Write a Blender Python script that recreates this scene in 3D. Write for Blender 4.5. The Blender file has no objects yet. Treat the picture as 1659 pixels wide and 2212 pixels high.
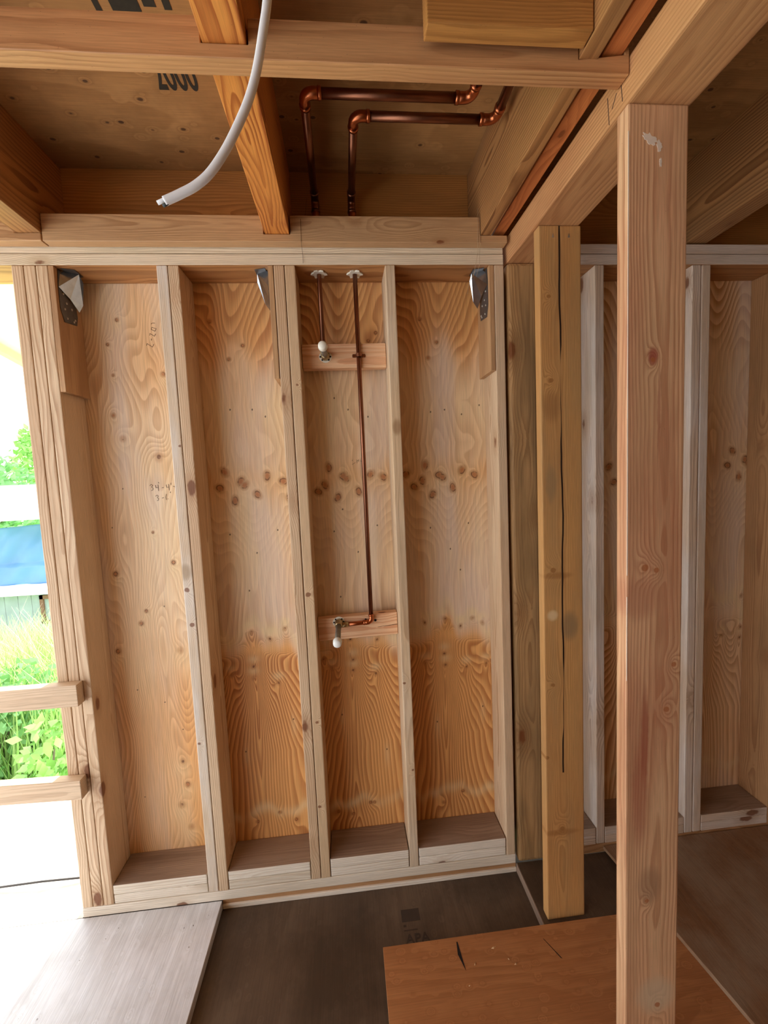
import bpy, bmesh, math, random, zlib
import numpy as np
from mathutils import Vector, Matrix
S = bpy.context.scene
COL = S.collection
random.seed(7)
rng = np.random.RandomState(5)

# ---------------------------------------------------------------- camera
cam = bpy.data.cameras.new('camera'); co = bpy.data.objects.new('camera', cam); COL.objects.link(co)
cr = (0.99483637, -0.09139956, -0.04412157); cu = (0.05140168, 0.07889235, 0.99555706); cf = (0.08751263, 0.9926843, -0.08318307)
co.matrix_world = Matrix(((cr[0], cu[0], -cf[0], 1.06024), (cr[1], cu[1], -cf[1], -1.57915), (cr[2], cu[2], -cf[2], 1.60062), (0, 0, 0, 1)))
cam.sensor_fit = 'HORIZONTAL'; cam.sensor_width = 36.0; cam.lens = 925.332 / 1659.0 * 36.0
cam.clip_start = 0.02; cam.clip_end = 400
S.camera = co
# ---------------------------------------------------------------- world, sun, exposure
W = bpy.data.worlds.new('sky'); S.world = W; W.use_nodes = True
wn = W.node_tree; bg = wn.nodes['Background']
sky = wn.nodes.new('ShaderNodeTexSky'); sky.sky_type = 'HOSEK_WILKIE'
sky.sun_direction = Vector((0.15, 0.8, 0.62)).normalized(); sky.turbidity = 5.0; sky.ground_albedo = 0.4
mixw = wn.nodes.new('ShaderNodeMixRGB'); mixw.inputs[0].default_value = 0.55
mixw.inputs[2].default_value = (0.95, 0.97, 1.0, 1)
wn.links.new(sky.outputs[0], mixw.inputs[1]); wn.links.new(mixw.outputs[0], bg.inputs[0])
bg.inputs[1].default_value = 1.3
sun = bpy.data.lights.new('sun', 'SUN'); so = bpy.data.objects.new('sun', sun); COL.objects.link(so)
sun.energy = 3.2; sun.angle = math.radians(0.8); sun.color = (1.0, 0.95, 0.87)
so.location = (0, 6, 8)
so.rotation_euler = Vector((-0.12, -0.80, -0.62)).to_track_quat('-Z', 'Y').to_euler()
S.view_settings.view_transform = 'Standard'; S.view_settings.look = 'None'
S.view_settings.gamma = 1.0; S.view_settings.use_curve_mapping = False
S.view_settings.exposure = 2.2
S.cycles.use_denoising = True
S.cycles.max_bounces = 8; S.cycles.diffuse_bounces = 4; S.cycles.glossy_bounces = 4

# ---------------------------------------------------------------- helpers
def lin(r, g, b):
    f = lambda c: (c / 255 / 12.92) if c / 255 <= 0.04045 else ((c / 255 + 0.055) / 1.055) ** 2.4
    return (f(r), f(g), f(b), 1.0)

class NT:
    def __init__(s, name, rough=0.6, metal=0.0):
        s.m = bpy.data.materials.new(name); s.m.use_nodes = True
        s.t = s.m.node_tree; s.b = s.t.nodes['Principled BSDF']
        s.b.inputs['Roughness'].default_value = rough; s.b.inputs['Metallic'].default_value = metal
    def n(s, typ, **kw):
        x = s.t.nodes.new(typ)
        for k, v in kw.items(): setattr(x, k, v)
        return x
    def put(s, sock, v):
        if isinstance(v, bpy.types.NodeSocket): s.t.links.new(v, sock)
        else: sock.default_value = v
    def math(s, op, a, b=0.0, c=None, clamp=False):
        x = s.n('ShaderNodeMath', operation=op); x.use_clamp = clamp
        s.put(x.inputs[0], a); s.put(x.inputs[1], b)
        if c is not None: s.put(x.inputs[2], c)
        return x.outputs[0]
    def vmul(s, v, k):
        x = s.n('ShaderNodeVectorMath', operation='MULTIPLY'); s.put(x.inputs[0], v); s.put(x.inputs[1], k); return x.outputs[0]
    def vadd(s, v, k):
        x = s.n('ShaderNodeVectorMath', operation='ADD'); s.put(x.inputs[0], v); s.put(x.inputs[1], k); return x.outputs[0]
    def attr(s, name, out='Vector'):
        x = s.n('ShaderNodeAttribute'); x.attribute_name = name; return x.outputs[out]
    def noise(s, v, scale=1.0, det=2.0, out=0, rough=0.5):
        x = s.n('ShaderNodeTexNoise'); s.put(x.inputs['Vector'], v); x.inputs['Scale'].default_value = scale
        x.inputs['Detail'].default_value = det; x.inputs['Roughness'].default_value = rough; return x.outputs[out]
    def mix(s, f, a, b, mode='MIX'):
        x = s.n('ShaderNodeMixRGB', blend_type=mode); s.put(x.inputs[0], f); s.put(x.inputs[1], a); s.put(x.inputs[2], b); return x.outputs[0]
    def ss(s, v, a, b, lo=0.0, hi=1.0):
        x = s.n('ShaderNodeMapRange'); x.interpolation_type = 'SMOOTHSTEP'; s.put(x.inputs[0], v)
        x.inputs[1].default_value = a; x.inputs[2].default_value = b; x.inputs[3].default_value = lo; x.inputs[4].default_value = hi; return x.outputs[0]
    def sep(s, v):
        x = s.n('ShaderNodeSeparateXYZ'); s.put(x.inputs[0], v); return x.outputs
    def comb(s, a, b, c):
        x = s.n('ShaderNodeCombineXYZ'); s.put(x.inputs[0], a); s.put(x.inputs[1], b); s.put(x.inputs[2], c); return x.outputs[0]
    def color(s, c): s.put(s.b.inputs['Base Color'], c)
    def bump(s, h, strength=0.3, dist=0.001):
        x = s.n('ShaderNodeBump'); x.inputs['Strength'].default_value = strength; x.inputs['Distance'].default_value = dist
        s.put(x.inputs['Height'], h); s.t.links.new(x.outputs[0], s.b.inputs['Normal'])

def plain(name, c, rough=0.6, metal=0.0, var=0.15, scale=30.0):
    N = NT(name, rough, metal)
    tc = N.n('ShaderNodeTexCoord').outputs['Object']
    f = N.noise(tc, scale, 3.0)
    dk = tuple(x * (1 - var * 2) for x in c[:3]) + (1,)
    lt = tuple(min(1, x * (1 + var)) for x in c[:3]) + (1,)
    N.color(N.mix(f, dk, lt)); return N.m

def lumber(name, light, dark, ring=0.0055, con=0.75, stain=None, stain_amt=0.5, knot=lin(120, 62, 25), rough=0.55, crack=None, kd=1.0, gcol=None, gamt=0.0, knots=(), streaks=(), warp=.03):
    """softwood board: growth rings cut by the faces, knots, fibres, blotches. gv = grain space, lc = board space"""
    N = NT(name, rough)
    gv = N.attr('gv'); lc = N.attr('lc')
    w = N.noise(N.vmul(gv, (5, 5, 1.3)), 1.0, 3.0, 1)
    w = N.vmul(N.vadd(w, (-.5, -.5, -.5)), (warp, warp, .0))
    vx = N.vmul(gv, (7.0, 7.0, 3.4))
    vo = N.n('ShaderNodeTexVoronoi'); N.put(vo.inputs['Vector'], vx); vo.inputs['Scale'].default_value = 1.0
    d = vo.outputs['Distance']
    d = N.math('ADD', d, N.math('MULTIPLY', N.noise(gv, 60, 2), 0.05))
    p = N.sep(N.vadd(gv, w))
    r = N.math('SQRT', N.math('ADD', N.math('MULTIPLY', p[0], p[0]), N.math('MULTIPLY', p[1], p[1])))
    ex = N.math('POWER', 2.718, N.math('MULTIPLY', N.math('MULTIPLY', d, d), -14.0))
    r = N.math('ADD', r, N.math('MULTIPLY', ex, 0.022 * kd))
    kmask = None
    if knots or streaks:
        q0 = N.sep(lc)
        wx = N.math('MULTIPLY', N.math('SUBTRACT', N.noise(gv, 45, 2), .5), .006)
        def ell(kx, kz, rx, rz):
            a = N.math('DIVIDE', N.math('ADD', N.math('SUBTRACT', q0[0], kx), wx), rx)
            b = N.math('DIVIDE', N.math('ADD', N.math('SUBTRACT', q0[2], kz), wx), rz)
            return N.math('ADD', N.math('MULTIPLY', a, a), N.math('MULTIPLY', b, b))
        for kx, kz, kr in knots:
            e = ell(kx, kz, kr * 2.2, kr * 3.6)
            r = N.math('ADD', r, N.math('MULTIPLY', N.math('POWER', 2.718, N.math('MULTIPLY', e, -1.0)), .020))
            m = N.ss(ell(kx, kz, kr, kr * .9), 1.25, .55)
            kmask = m if kmask is None else N.math('MAXIMUM', kmask, m)
    t = N.math('FRACT', N.math('DIVIDE', r, ring))
    late = N.math('MULTIPLY', N.ss(t, 0.25, 0.9), N.ss(t, 1.0, 0.93))
    late = N.math('MULTIPLY', late, N.ss(N.noise(gv, 2.5, 2), .3, .65, .45, 1.0))
    fib = N.noise(N.vmul(gv, (420, 420, 14)), 1.0, 2.0)
    c = N.mix(N.math('MULTIPLY', late, con), light, dark)
    bl = N.noise(N.vmul(gv, (9, 9, 1.6)), 1.0, 3.0)
    if stain is not None:
        c = N.mix(N.ss(bl, .42, .72, 0, stain_amt), c, stain)
    if gcol is not None:
        g2 = N.noise(N.vadd(N.vmul(gv, (16, 16, 2.2)), (9, 3, 5)), 1.0, 4.0)
        c = N.mix(N.ss(g2, .38, .68, 0, gamt), c, gcol)
    if kd > 0:
        c = N.mix(N.ss(d, .30 * kd, .12 * kd, 0, .45), c, dark)
        km = N.ss(d, .14 * kd, .10 * kd, 0, .85)
        c = N.mix(km, c, knot)
    c = N.mix(1.0, c, N.comb(N.ss(fib, .2, .8, .82, 1.05), N.ss(fib, .2, .8, .86, 1.1), N.ss(fib, .2, .8, .80, 1.04)), 'MULTIPLY')
    for kx, kz, rx, rz, sc_, am in streaks:
        c = N.mix(N.ss(ell(kx, kz, rx, rz), 1.6, .1, 0, am), c, sc_)
    if kmask is not None:
        c = N.mix(N.math('MULTIPLY', kmask, .8), c, knot)
    # little dents, nail marks
    dt = N.n('ShaderNodeTexVoronoi'); N.put(dt.inputs['Vector'], N.vmul(gv, (22, 22, 9)))
    c = N.mix(N.ss(dt.outputs['Distance'], .06, .03, 0, .6), c, lin(70, 45, 30))
    if crack is not None:
        a0, z0, z1 = crack
        q = N.sep(lc)
        off = N.math('MULTIPLY', N.math('SUBTRACT', N.noise(N.comb(0.0, 0.0, q[2]), 2.4, 3), .5), .03)
        dd = N.math('ABSOLUTE', N.math('SUBTRACT', N.math('SUBTRACT', q[0], a0), off))
        wid = N.math('MULTIPLY', N.ss(N.noise(N.comb(5.0, 1.0, q[2]), 3.0, 1), .36, .52), .0030)
        m = N.math('LESS_THAN', dd, wid)
        m = N.math('MULTIPLY', m, N.math('MULTIPLY', N.math('GREATER_THAN', q[2], z0), N.math('LESS_THAN', q[2], z1)))
        c = N.mix(m, c, lin(38, 20, 10))
    N.color(c)
    N.bump(N.math('ADD', fib, N.math('MULTIPLY', late, .6)), .25, .0006)
    return N.m

def plymat(name, light, dark, knot, sc=1.0, nb=9.0, rough=0.6, dirt=None, damt=0.5, con=0.6, kn=1.0, spec=None):
    """rotary-cut plywood face for gv coordinates whose z runs along the face grain and x across it"""
    N = NT(name, rough)
    gv = N.attr('gv')
    vo = N.n('ShaderNodeTexVoronoi'); N.put(vo.inputs['Vector'], N.vmul(gv, (6 * sc, 6 * sc, 4.2 * sc)))
    d = N.math('ADD', vo.outputs['Distance'], N.math('MULTIPLY', N.noise(gv, 50, 2), .06))
    ex = N.math('POWER', 2.718, N.math('MULTIPLY', N.math('MULTIPLY', d, d), -22.0))
    h = N.noise(N.vmul(gv, (3.6 * sc, 3.6 * sc, .75 * sc)), 1.0, 2.5, 0, .35)
    h = N.math('ADD', h, N.math('MULTIPLY', ex, .16))
    t = N.math('FRACT', N.math('MULTIPLY', h, nb * 2))
    late = N.math('MULTIPLY', N.ss(t, .1, .85), N.ss(t, 1.0, .9))
    fib = N.noise(N.vmul(gv, (300, 300, 9)), 1.0, 2.0)
    c = N.mix(N.math('MULTIPLY', late, con), light, dark)
    bl = N.noise(N.vmul(gv, (2.5, 2.5, 1.2)), 1.0, 4.0)
    c = N.mix(N.ss(bl, .4, .7, 0, .45), c, dark)
    if dirt is not None:
        g2 = N.noise(N.vadd(N.vmul(gv, (3.5, 3.5, 3.0)), (4, 1, 7)), 1.0, 6.0, 0, .65)
        c = N.mix(N.ss(g2, .35, .65, 0, damt), c, dirt)
    if kn > 0:
        c = N.mix(N.ss(d, .11 * kn, .075 * kn, 0, .85), c, knot)
    c = N.mix(1.0, c, N.comb(N.ss(fib, .2, .8, .85, 1.1), N.ss(fib, .2, .8, .85, 1.1), N.ss(fib, .2, .8, .85, 1.1)), 'MULTIPLY')
    if spec is not None:
        dt = N.n('ShaderNodeTexVoronoi'); N.put(dt.inputs['Vector'], N.vmul(gv, (26, 26, 26)))
        rn = N.sep(dt.outputs['Color'])[0]
        m = N.math('MULTIPLY', N.ss(dt.outputs['Distance'], .10, .05), N.math('GREATER_THAN', rn, .80))
        c = N.mix(m, c, spec)
    N.color(c); N.bump(N.math('ADD', fib, late), .2, .0006)
    return N.m

def tag(o, label=None, cat=None, group=None, kind=None):
    if label: o['label'] = label
    if cat: o['category'] = cat
    if group: o['group'] = group
    if kind: o['kind'] = kind
    return o

def mesh_from(name, V, F, mat, parent=None, origin=None, smooth=False):
    me = bpy.data.meshes.new(name)
    if origin is None: origin = Vector((0, 0, 0))
    else: origin = Vector(origin)
    me.from_pydata([tuple(Vector(v) - origin) for v in V], [], F)
    me.update()
    bm = bmesh.new(); bm.from_mesh(me); bmesh.ops.recalc_face_normals(bm, faces=bm.faces); bm.to_mesh(me); bm.free()
    if smooth:
        for p in me.polygons: p.use_smooth = True
    o = bpy.data.objects.new(name, me); COL.objects.link(o); o.location = origin
    if mat: me.materials.append(mat)
    if parent:
        o.parent = parent; o.matrix_parent_inverse = Matrix.Translation(-parent.location)
    return o

def empty(name, loc, label, cat, group=None):
    o = bpy.data.objects.new(name, None); COL.objects.link(o); o.location = loc; o.empty_display_size = .05
    return tag(o, label, cat, group)

def add_grain(o, axis, pith=None, seed=None):
    """writes gv (grain space, z along the fibre) and lc (board space) from world positions"""
    me = o.data; n = len(me.vertices)
    co_ = np.empty(n * 3, np.float32); me.vertices.foreach_get('co', co_); co_ = co_.reshape(-1, 3)
    mn = co_.min(0); c = co_ - mn; L = co_.max(0) - mn
    order = {'x': (1, 2, 0), 'y': (0, 2, 1), 'z': (0, 1, 2)}[axis]
    lc = c[:, order]; LL = L[list(order)]
    r = random.Random(seed if seed is not None else zlib.crc32(o.name.encode()) % 9999)
    if pith is None:
        if LL[0] > LL[1]: pith = (r.uniform(.15, .85) * LL[0], r.choice((-1, 1)) * r.uniform(.03, .09) + (LL[1] if r.random() > .5 else 0))
        else: pith = (r.choice((-1, 1)) * r.uniform(.03, .09), r.uniform(.15, .85) * LL[1])
    gv = lc.copy(); gv[:, 0] -= pith[0]; gv[:, 1] -= pith[1]; gv[:, 2] += r.uniform(0, 60)
    for nm, arr in (('gv', gv), ('lc', lc)):
        a = me.attributes.new(nm, 'FLOAT_VECTOR', 'POINT'); a.data.foreach_set('vector', np.ascontiguousarray(arr, np.float32).ravel())

def board(name, mn, mx, axis, mat, label=None, cat=None, group=None, parent=None, bev=.0025, kind=None, pith=None, seed=None):
    mn = Vector(mn); mx = Vector(mx)
    o0 = Vector(((mn.x + mx.x) / 2, (mn.y + mx.y) / 2, mn.z)); d = mx - mn
    bm = bmesh.new(); bmesh.ops.create_cube(bm, size=1.0)
    for v in bm.verts: v.co = Vector((v.co.x * d.x, v.co.y * d.y, (v.co.z + .5) * d.z))
    if bev > 0: bmesh.ops.bevel(bm, geom=list(bm.edges), offset=min(bev, min(d) * .3), segments=2, affect='EDGES', profile=.6)
    me = bpy.data.meshes.new(name); bm.to_mesh(me); bm.free()
    o = bpy.data.objects.new(name, me); COL.objects.link(o); o.location = o0; me.materials.append(mat)
    if parent: o.parent = parent; o.matrix_parent_inverse = Matrix.Translation(-parent.location)
    add_grain(o, axis, pith, seed)
    return tag(o, label, cat, group, kind)

def prism(name, outline, a0, a1, plane, mat, axis='x', label=None, cat=None, group=None, parent=None, kind=None, bev=.0015, seed=None):
    """outline (u,v) extruded from a0 to a1 along the missing axis; plane 'xz' or 'yz' or 'xy'"""
    def P(u, v, a): return {'xz': (u, a, v), 'yz': (a, u, v), 'xy': (u, v, a)}[plane]
    n = len(outline)
    V = [P(u, v, a0) for u, v in outline] + [P(u, v, a1) for u, v in outline]
    F = [list(range(n)), list(range(2 * n - 1, n - 1, -1))] + [[i, (i + 1) % n, n + (i + 1) % n, n + i] for i in range(n)]
    c = [sum(v[i] for v in V) / len(V) for i in range(3)]; c[2] = min(v[2] for v in V)
    o = mesh_from(name, V, F, mat, parent, c)
    if bev > 0:
        bm = bmesh.new(); bm.from_mesh(o.data)
        bmesh.ops.bevel(bm, geom=list(bm.edges), offset=bev, segments=1, affect='EDGES'); bm.to_mesh(o.data); bm.free()
    add_grain(o, axis, None, seed)
    return tag(o, label, cat, group, kind)

def tube_geo(pts, r, seg=12, cap=True):
    pts = [Vector(p) for p in pts]; V = []; F = []
    rr = r if isinstance(r, (list, tuple)) else [r] * len(pts)
    up = None
    for i, p in enumerate(pts):
        t = (pts[min(i + 1, len(pts) - 1)] - pts[max(i - 1, 0)])
        if t.length < 1e-9: t = Vector((0, 0, 1))
        t.normalize()
        if up is None:
            up = t.orthogonal().normalized()
        up = (up - t * up.dot(t)).normalized(); s = t.cross(up)
        for k in range(seg):
            a = 2 * math.pi * k / seg
            V.append(p + (up * math.cos(a) + s * math.sin(a)) * rr[i])
    for i in range(len(pts) - 1):
        for k in range(seg):
            F.append([i * seg + k, i * seg + (k + 1) % seg, (i + 1) * seg + (k + 1) % seg, (i + 1) * seg + k])
    if cap:
        F.append(list(range(seg))[::-1]); F.append([(len(pts) - 1) * seg + k for k in range(seg)])
    return V, F

def tube(name, pts, r, mat, parent=None, seg=14, label=None, cat=None, group=None):
    V, F = tube_geo(pts, r, seg)
    o = mesh_from(name, V, F, mat, parent, pts[0] if not parent else None, True)
    return tag(o, label, cat, group)

def merge(name, parts, mat, parent=None, smooth=False, origin=None):
    V = []; F = []
    for v, f in parts:
        k = len(V); V += [Vector(x) for x in v]; F += [[i + k for i in q] for q in f]
    return mesh_from(name, V, F, mat, parent, origin, smooth)

def boxgeo(mn, mx):
    x0, y0, z0 = mn; x1, y1, z1 = mx
    V = [(x0, y0, z0), (x1, y0, z0), (x1, y1, z0), (x0, y1, z0), (x0, y0, z1), (x1, y0, z1), (x1, y1, z1), (x0, y1, z1)]
    F = [[0, 3, 2, 1], [4, 5, 6, 7], [0, 1, 5, 4], [1, 2, 6, 5], [2, 3, 7, 6], [3, 0, 4, 7]]
    return V, F

# ---------------------------------------------------------------- materials
STUD = lumber('stud_wood', lin(228, 196, 166), lin(176, 128, 92), .0045, .75, lin(196, 150, 112), .4)
STUDG = lumber('weathered_stud_wood', lin(234, 206, 186), lin(178, 140, 112), .0048, .7, lin(206, 186, 172), .75, gcol=lin(240, 228, 228), gamt=.55)
PLATE = lumber('pale_plate_wood', lin(242, 220, 198), lin(190, 158, 122), .0046, .6, lin(206, 186, 158), .5, kd=.8)
SILL = lumber('pale_sill_wood', lin(250, 234, 222), lin(214, 186, 162), .005, .6, lin(200, 172, 140), .4, kd=.8)
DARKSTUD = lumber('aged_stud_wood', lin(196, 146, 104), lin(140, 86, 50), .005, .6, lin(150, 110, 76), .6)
LEDG = lumber('ledger_wood', lin(206, 160, 118), lin(156, 106, 66), .0042, .7, lin(170, 128, 94), .4, kd=.6)
STUDK = lumber('knotty_stud_wood', lin(232, 206, 182), lin(178, 136, 104), .0045, .7, lin(210, 190, 176), .75, kd=0, gcol=lin(240, 230, 230), gamt=.6, knots=[(.013, 1.184, .010), (.020, 1.054, .009), (.010, .60, .006), (.030, 1.70, .005)], streaks=[(.012, 1.25, .02, .03, lin(150, 120, 80), .6)])
STUDN = lumber('knotty_brown_stud_wood', lin(224, 190, 156), lin(176, 126, 88), .0045, .75, lin(200, 160, 122), .5, kd=0, knots=[(.014, 1.137, .010), (.018, .640, .006), (.010, .30, .007), (.020, 1.9, .005)])
STUDS = lumber('pale_single_stud_wood', lin(226, 192, 158), lin(180, 138, 102), .0042, .7, lin(200, 170, 144), .6, kd=0, gcol=lin(236, 216, 198), gamt=.5, knots=[(.008, .765, .006), (.028, .41, .005)], streaks=[(.02, 1.74, .016, .03, lin(150, 110, 70), .7)])
JOIST = lumber('orange_joist_wood', lin(230, 150, 74), lin(156, 70, 18), .009, .95, lin(206, 118, 50), .4, kd=.5, warp=.13)
JOISTB = lumber('brown_joist_wood', lin(180, 126, 78), lin(118, 70, 34), .009, .9, lin(140, 100, 66), .6, kd=.6)
REDJ = lumber('reddish_joist_wood', lin(206, 126, 72), lin(150, 72, 32), .006, .7, lin(180, 96, 50), .5, kd=.6)
BEAM = lumber('beam_wood', lin(206, 150, 104), lin(156, 98, 58), .0085, .7, lin(176, 112, 74), .6, kd=.6)
POSTA = lumber('tan_post_wood', lin(212, 156, 98), lin(160, 104, 54), .0042, .6, lin(186, 130, 80), .6, crack=(.066, .55, 2.36), kd=0, knot=lin(150, 100, 50), gcol=lin(164, 134, 96), gamt=.35, knots=[(.034, 1.882, .008), (.034, 1.264, .010), (.029, .868, .008), (.057, .343, .010), (.004, .609, .008), (.030, 2.142, .007)],
    streaks=[(.034, 1.80, .03, .05, lin(150, 104, 60), .6), (.03, 1.11, .018, .018, lin(232, 206, 160), .7), (.09, 1.07, .03, .05, lin(120, 104, 78), .6), (.05, 1.245, .05, .012, lin(150, 98, 46), .6), (.05, .33, .07, .012, lin(150, 98, 46), .6), (.03, 1.55, .02, .06, lin(140, 118, 86), .5)])
POSTB = lumber('pinkish_post_wood', lin(232, 182, 144), lin(178, 112, 78), .0056, .85, lin(186, 112, 84), .6, rough=.42, kd=0, knot=lin(170, 100, 56), gcol=lin(190, 152, 116), gamt=.3, knots=[(.044, 1.350, .009), (.072, 1.343, .007), (.117, 1.115, .007), (.060, 1.815, .006), (.101, 1.007, .008), (.085, .232, .008), (.055, .52, .006)],
    streaks=[(.046, .943, .010, .12, lin(158, 84, 62), .7), (.035, .80, .020, .13, lin(158, 84, 62), .5), (.060, 1.822, .012, .02, lin(150, 60, 50), .8), (.075, 1.70, .004, .10, lin(158, 84, 62), .5), (.062, .56, .03, .05, lin(140, 110, 84), .5), (.08, .26, .05, .05, lin(206, 190, 160), .6), (.03, 1.28, .05, .05, lin(158, 84, 62), .35)])
WPOST = lumber('mottled_post_wood', lin(200, 152, 104), lin(140, 94, 56), .006, .6, lin(110, 86, 54), .6, kd=1.3, gcol=lin(96, 76, 54), gamt=.4)
FRESH = lumber('fresh_block_wood', lin(244, 196, 158), lin(216, 142, 100), .0075, .75, lin(232, 176, 140), .3, kd=.7)
RAIL = lumber('rail_wood', lin(224, 192, 164), lin(184, 146, 116), .006, .6, lin(200, 170, 146), .5, kd=.8)
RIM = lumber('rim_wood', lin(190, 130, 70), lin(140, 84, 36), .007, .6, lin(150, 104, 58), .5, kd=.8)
CEIL = plymat('ceiling_plywood', lin(190, 142, 88), lin(150, 104, 56), lin(62, 32, 16), .6, 9, dirt=lin(132, 94, 52), damt=.6, con=.5, kn=1.5)
SHEETL = plymat('grey_subfloor_plywood', lin(232, 234, 240), lin(206, 206, 208), lin(120, 112, 106), .8, 8, rough=.30, dirt=lin(186, 180, 178), damt=.5, con=.35, kn=.8)  # base colour raised and tinted blue-white to carry the sky sheen
SUBF = plymat('dark_subfloor_plywood', lin(104, 84, 66), lin(74, 54, 38), lin(30, 20, 14), .8, 6, rough=.5, dirt=lin(60, 44, 30), damt=.8, con=.3, kn=.6)
OPLY = plymat('orange_plywood', lin(192, 132, 82), lin(150, 92, 50), lin(120, 66, 30), .9, 9, rough=.5, dirt=lin(160, 98, 54), damt=.4, con=.45, kn=0)
BPLY = plymat('dirty_brown_plywood', lin(146, 102, 66), lin(106, 70, 42), lin(60, 36, 20), .9, 7, rough=.55, dirt=lin(160, 138, 114), damt=.8, con=.35, kn=.6, spec=lin(196, 170, 140))
SPACER = lumber('plywood_spacer', lin(206, 160, 118), lin(150, 100, 66), .006, .5, lin(150, 104, 70), .6, kd=0)
COPPER = plain('copper', lin(196, 116, 76), .28, 1.0, .25, 14)
COPPERD = plain('tarnished_copper', lin(150, 100, 76), .36, 1.0, .35, 9)
BRASS = plain('brass_fitting', lin(196, 176, 134), .35, 1.0, .2, 40)
STEELD = plain('dull_pipe_nipple', lin(150, 146, 134), .45, .7, .2, 60)
GALV = plain('galvanized_steel', lin(186, 194, 202), .22, 1.0, .2, 50)
GALVD = plain('dull_galvanized_plate', lin(110, 106, 104), .5, .7, .2, 50)
NAIL = plain('nail_head_steel', lin(200, 196, 186), .35, .8, .1)
WPLAST = plain('white_plastic', lin(236, 232, 216), .4, 0, .04)
CAPW = plain('white_cap_plastic', lin(240, 244, 240), .35, 0, .03)
CABLE = plain('white_cable_jacket', lin(246, 249, 253), .4, 0, .03)
DARKC = plain('dark_core', lin(50, 60, 60), .5)
INK = plain('dark_ink', lin(46, 40, 30), .8, 0, .3, 60)
PENCIL = plain('pencil_mark', lin(84, 60, 50), .8)
PAINT = plain('white_paint', lin(236, 220, 202), .5)  # paint marks, and the bright highlight along the near post's edge
THREAD = plain('tan_thread', lin(190, 160, 124), .8)
HOLE = plain('dark_hole', lin(30, 18, 12), .9)

DUSTY = lumber('dusty_brown_wood', lin(166, 138, 122), lin(130, 102, 86), .006, .5, lin(112, 86, 72), .6, kd=.6)  # grey-brown wood, also the darker top faces of the blocking
T = .038; H = 2.3473
# ---------------------------------------------------------------- sheathing of the wall behind the studs
def wallmat():
    N = NT('rotary_cut_fir_plywood', .55)
    h = N.attr('h', 'Fac'); k = N.attr('knot', 'Fac'); tone = N.attr('tone', 'Fac'); lite = N.attr('lite', 'Fac'); rc = N.attr('rc', 'Fac')
    gv = N.attr('gv')
    h = N.math('ADD', h, N.math('MULTIPLY', N.noise(N.vmul(gv, (38, 38, 5)), 1.0, 2.0), .10))
    t = N.math('FRACT', h)
    late = N.math('MULTIPLY', N.ss(t, .0, .88), N.ss(t, 1.0, .9))
    pale = N.mix(N.math('MULTIPLY', late, rc), lin(246, 214, 180), lin(196, 142, 98))
    oran = N.mix(N.math('MULTIPLY', late, rc), lin(238, 176, 112), lin(178, 106, 54))
    c = N.mix(tone, pale, oran)
    st = N.noise(N.vmul(gv, (9, 9, 1.4)), 1.0, 3.0)
    c = N.mix(N.math('MULTIPLY', N.ss(st, .42, .66), N.math('SUBTRACT', .75, N.math('MULTIPLY', tone, .75), clamp=True)), c, lin(232, 208, 196))
    c = N.mix(N.math('MULTIPLY', lite, .75), c, lin(240, 212, 168))
    fib = N.noise(N.vmul(gv, (330, 330, 10)), 1.0, 2.0)
    kr = N.ss(k, .22, .5); kc = N.ss(k, .5, .8)
    c = N.mix(N.math('MULTIPLY', kr, .45), c, lin(178, 116, 64))
    c = N.mix(N.math('MULTIPLY', kc, .75), c, lin(184, 108, 58))
    kk = N.math('MULTIPLY', N.ss(k, .5, .56), N.ss(k, .72, .62))
    c = N.mix(N.math('MULTIPLY', kk, N.ss(N.noise(gv, 60, 2), .4, .6, .05, .75)), c, lin(104, 54, 26))
    sp = N.attr('spot', 'Fac')
    c = N.mix(N.ss(sp, .35, .6, 0, .85), c, lin(70, 38, 22))
    c = N.mix(1.0, c, N.comb(N.ss(fib, .2, .8, .84, 1.05), N.ss(fib, .2, .8, .88, 1.1), N.ss(fib, .2, .8, .83, 1.04)), 'MULTIPLY')
    N.color(c); N.bump(N.math('ADD', fib, N.math('MULTIPLY', late, .5)), .2, .0006)
    return N.m
WALLM = wallmat()

def smooth1(n, seed, knots):
    r = np.random.RandomState(seed); v = r.uniform(-1, 1, knots + 3)
    x = np.linspace(0, knots, n); i = x.astype(int); f = x - i; f = f * f * (3 - 2 * f)
    return v[i] * (1 - f) + v[i + 1] * f

def vnoise(X, Z, sx, sz, seed):
    r = np.random.RandomState(seed); G = r.uniform(-1, 1, (64, 64))
    a = X * sx; b = Z * sz; i = np.floor(a).astype(int); j = np.floor(b).astype(int); f = a - i; g = b - j
    f = f * f * (3 - 2 * f); g = g * g * (3 - 2 * g); i %= 63; j %= 63
    return (G[i, j] * (1 - f) + G[i + 1, j] * f) * (1 - g) + (G[i, j + 1] * (1 - f) + G[i + 1, j + 1] * f) * g

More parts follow.
